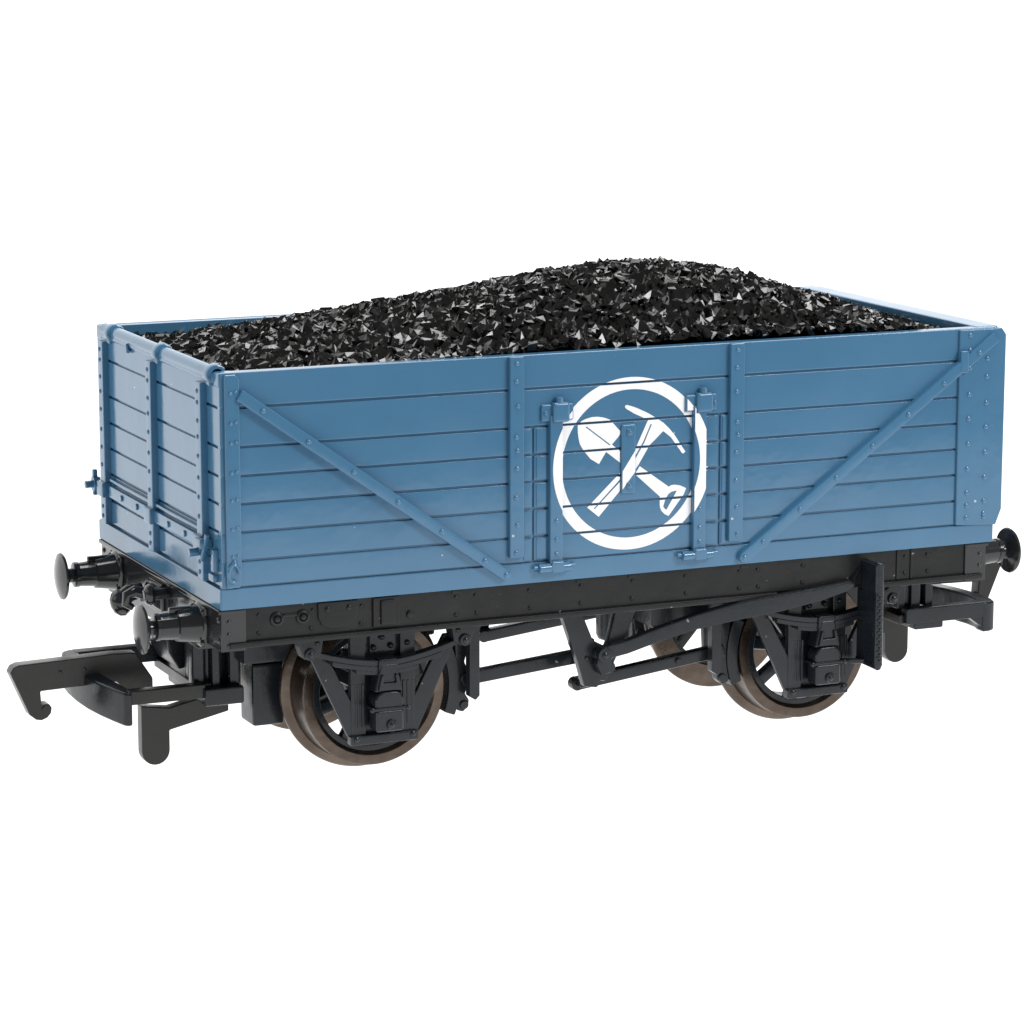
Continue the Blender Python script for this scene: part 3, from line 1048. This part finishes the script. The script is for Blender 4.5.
def coal():
    rng = random.Random(21)
    protos = [shard(rng) for _ in range(40)]
    m = MB()
    xa, xb, yw = X0 + 1.62, X1 - 1.62, HW - 1.58
    # one crumpled, fractured skin: every point of a jittered grid is pushed up or down
    nx, ny = 138, 62
    dx, dy = (xb - xa) / nx, 2 * yw / ny
    for i in range(nx + 1):
        for j in range(ny + 1):
            x, y = xa + dx * i, -yw + dy * j
            if 0 < i < nx and 0 < j < ny:
                x += rng.uniform(-.42, .42) * dx + (dx / 2 if j % 2 else 0)
                y += rng.uniform(-.42, .42) * dy
            up = (0.26 if (i + j) % 2 else -0.26) + rng.gauss(0, 0.19)
            if j in (0, 1, 2, ny - 2, ny - 1, ny):
                up = rng.gauss(0.05, 0.24)
            m.v.append((min(x, xb), y, coal_z(x, y) + 0.02 + max(-.75, min(.62, up))))
    for i in range(nx):
        for j in range(ny):
            a = i * (ny + 1) + j
            q = [a, a + ny + 1, a + ny + 2, a + 1]
            if rng.random() < .5:
                m.f += [[q[0], q[1], q[2]], [q[0], q[2], q[3]]]
            else:
                m.f += [[q[0], q[1], q[3]], [q[1], q[2], q[3]]]
    # blocky lumps standing out of it, thicker towards the tall end
    for k in range(2750):
        px, py = rng.uniform(xa + .6, xb - .6), rng.uniform(-yw + .5, yw - .5)
        if k >= 2300:                                # along the two side walls
            py = rng.choice((-1, 1)) * (yw - rng.uniform(.3, 1.1))
        elif rng.random() > 0.35 + 0.65 * min(1, max(0, (px + 20) / 30)):
            continue
        s = rng.uniform(.24, .54)
        vs, fs = rng.choice(protos)
        R = Matrix.Rotation(rng.uniform(0, 2 * PI), 3, 'Z') @ Matrix.Rotation(rng.uniform(0, 2 * PI), 3, 'X') @ Matrix.Rotation(rng.uniform(0, 2 * PI), 3, 'Y')
        sq = Vector((rng.uniform(.75, 1.25), rng.uniform(.75, 1.25), rng.uniform(.75, 1.25))) * s
        c = Vector((px, py, coal_z(px, py) + 0.04 + rng.uniform(-.15, .12)))
        o = len(m.v)
        m.v += [tuple(c + R @ Vector((v.x * sq.x, v.y * sq.y, v.z * sq.z))) for v in vs]
        m.f += [[o + k for k in f] for f in fs]
    return m


co = coal().build('coal_load', M_COAL, None, smooth=False)
co['label'] = 'heap of glossy black coal lumps filling the blue wagon'
co['category'] = 'coal'
co['kind'] = 'stuff'


# ------------------------------------------------------------------ white sweep under the wagon, emission added to wash out shadows
def sweep():
    z = FLOOR_Z * S - 0.0005
    prof = [(-1.5, 0.0), (3.0, 0.0)]
    for k in range(1, 13):
        a = (PI / 2) * k / 12
        prof.append((3.0 + 1.2 * math.sin(a), 1.2 - 1.2 * math.cos(a)))
    prof.append((4.2, 6.0))
    vs, fs = [], []
    for y, h in prof:
        vs += [(-6.0, y, z + h), (6.0, y, z + h)]
    for i in range(len(prof) - 1):
        fs.append([2 * i, 2 * i + 1, 2 * i + 3, 2 * i + 2])
    me = bpy.data.meshes.new('backdrop')
    me.from_pydata(vs, [], fs)
    me.materials.append(M_BACK)
    me.polygons.foreach_set('use_smooth', [True] * len(me.polygons))
    o = bpy.data.objects.new('backdrop', me)
    COL.objects.link(o)
    o['kind'] = 'structure'
    o['label'] = 'seamless white studio backdrop under the wagon, with added glow'
    return o


sweep()

# ------------------------------------------------------------------ light
w = bpy.data.worlds.new('World')
SC.world = w
w.use_nodes = True
bg = w.node_tree.nodes['Background']
bg.inputs['Color'].default_value = (1, 1, 1, 1)
bg.inputs['Strength'].default_value = 0.22


def softbox(name, loc, target, sx, sy, power):
    l = bpy.data.lights.new(name, 'AREA')
    l.shape = 'RECTANGLE'
    l.size, l.size_y = sx, sy
    l.energy = power
    o = bpy.data.objects.new(name, l)
    COL.objects.link(o)
    o.location = loc
    o.rotation_euler = (Vector(target) - Vector(loc)).to_track_quat('-Z', 'Y').to_euler()
    return o


softbox('overhead_softbox', (0.4, -0.2, 3.0), (0, 0, 0), 1.9, 1.3, 80)
softbox('left_softbox', (-3.4, 0.8, 1.3), (0, 0, 0), 1.6, 1.4, 8)
softbox('front_softbox', (1.9, -2.9, 2.3), (0, 0, 0), 1.3, 1.0, 78)

# ------------------------------------------------------------------ camera
cam_d = bpy.data.cameras.new('camera')
cam = bpy.data.objects.new('camera', cam_d)
COL.objects.link(cam)
yaw, pitch = 0.413199, 0.184845
fwd = Vector((math.cos(pitch) * math.sin(yaw), math.cos(pitch) * math.cos(yaw), -math.sin(pitch)))
right = Vector((math.cos(yaw), -math.sin(yaw), 0))
up = right.cross(fwd)
cam.matrix_world = Matrix(((right.x, up.x, -fwd.x, -128.756 * S), (right.y, up.y, -fwd.y, -284.927 * S), (right.z, up.z, -fwd.z, 61.126 * S), (0, 0, 0, 1)))
cam_d.sensor_width = 36
cam_d.sensor_fit = 'HORIZONTAL'
cam_d.lens = 3333.22 / 1024 * 36
cam_d.clip_start = 0.05
cam_d.clip_end = 100
SC.camera = cam

# ------------------------------------------------------------------ render settings
SC.render.engine = 'CYCLES'
SC.cycles.max_bounces = 8
SC.cycles.use_denoising = True
SC.view_settings.view_transform = 'Standard'
SC.view_settings.look = 'None'
SC.view_settings.exposure = 0
SC.view_settings.gamma = 1
SC.view_settings.use_curve_mapping = False
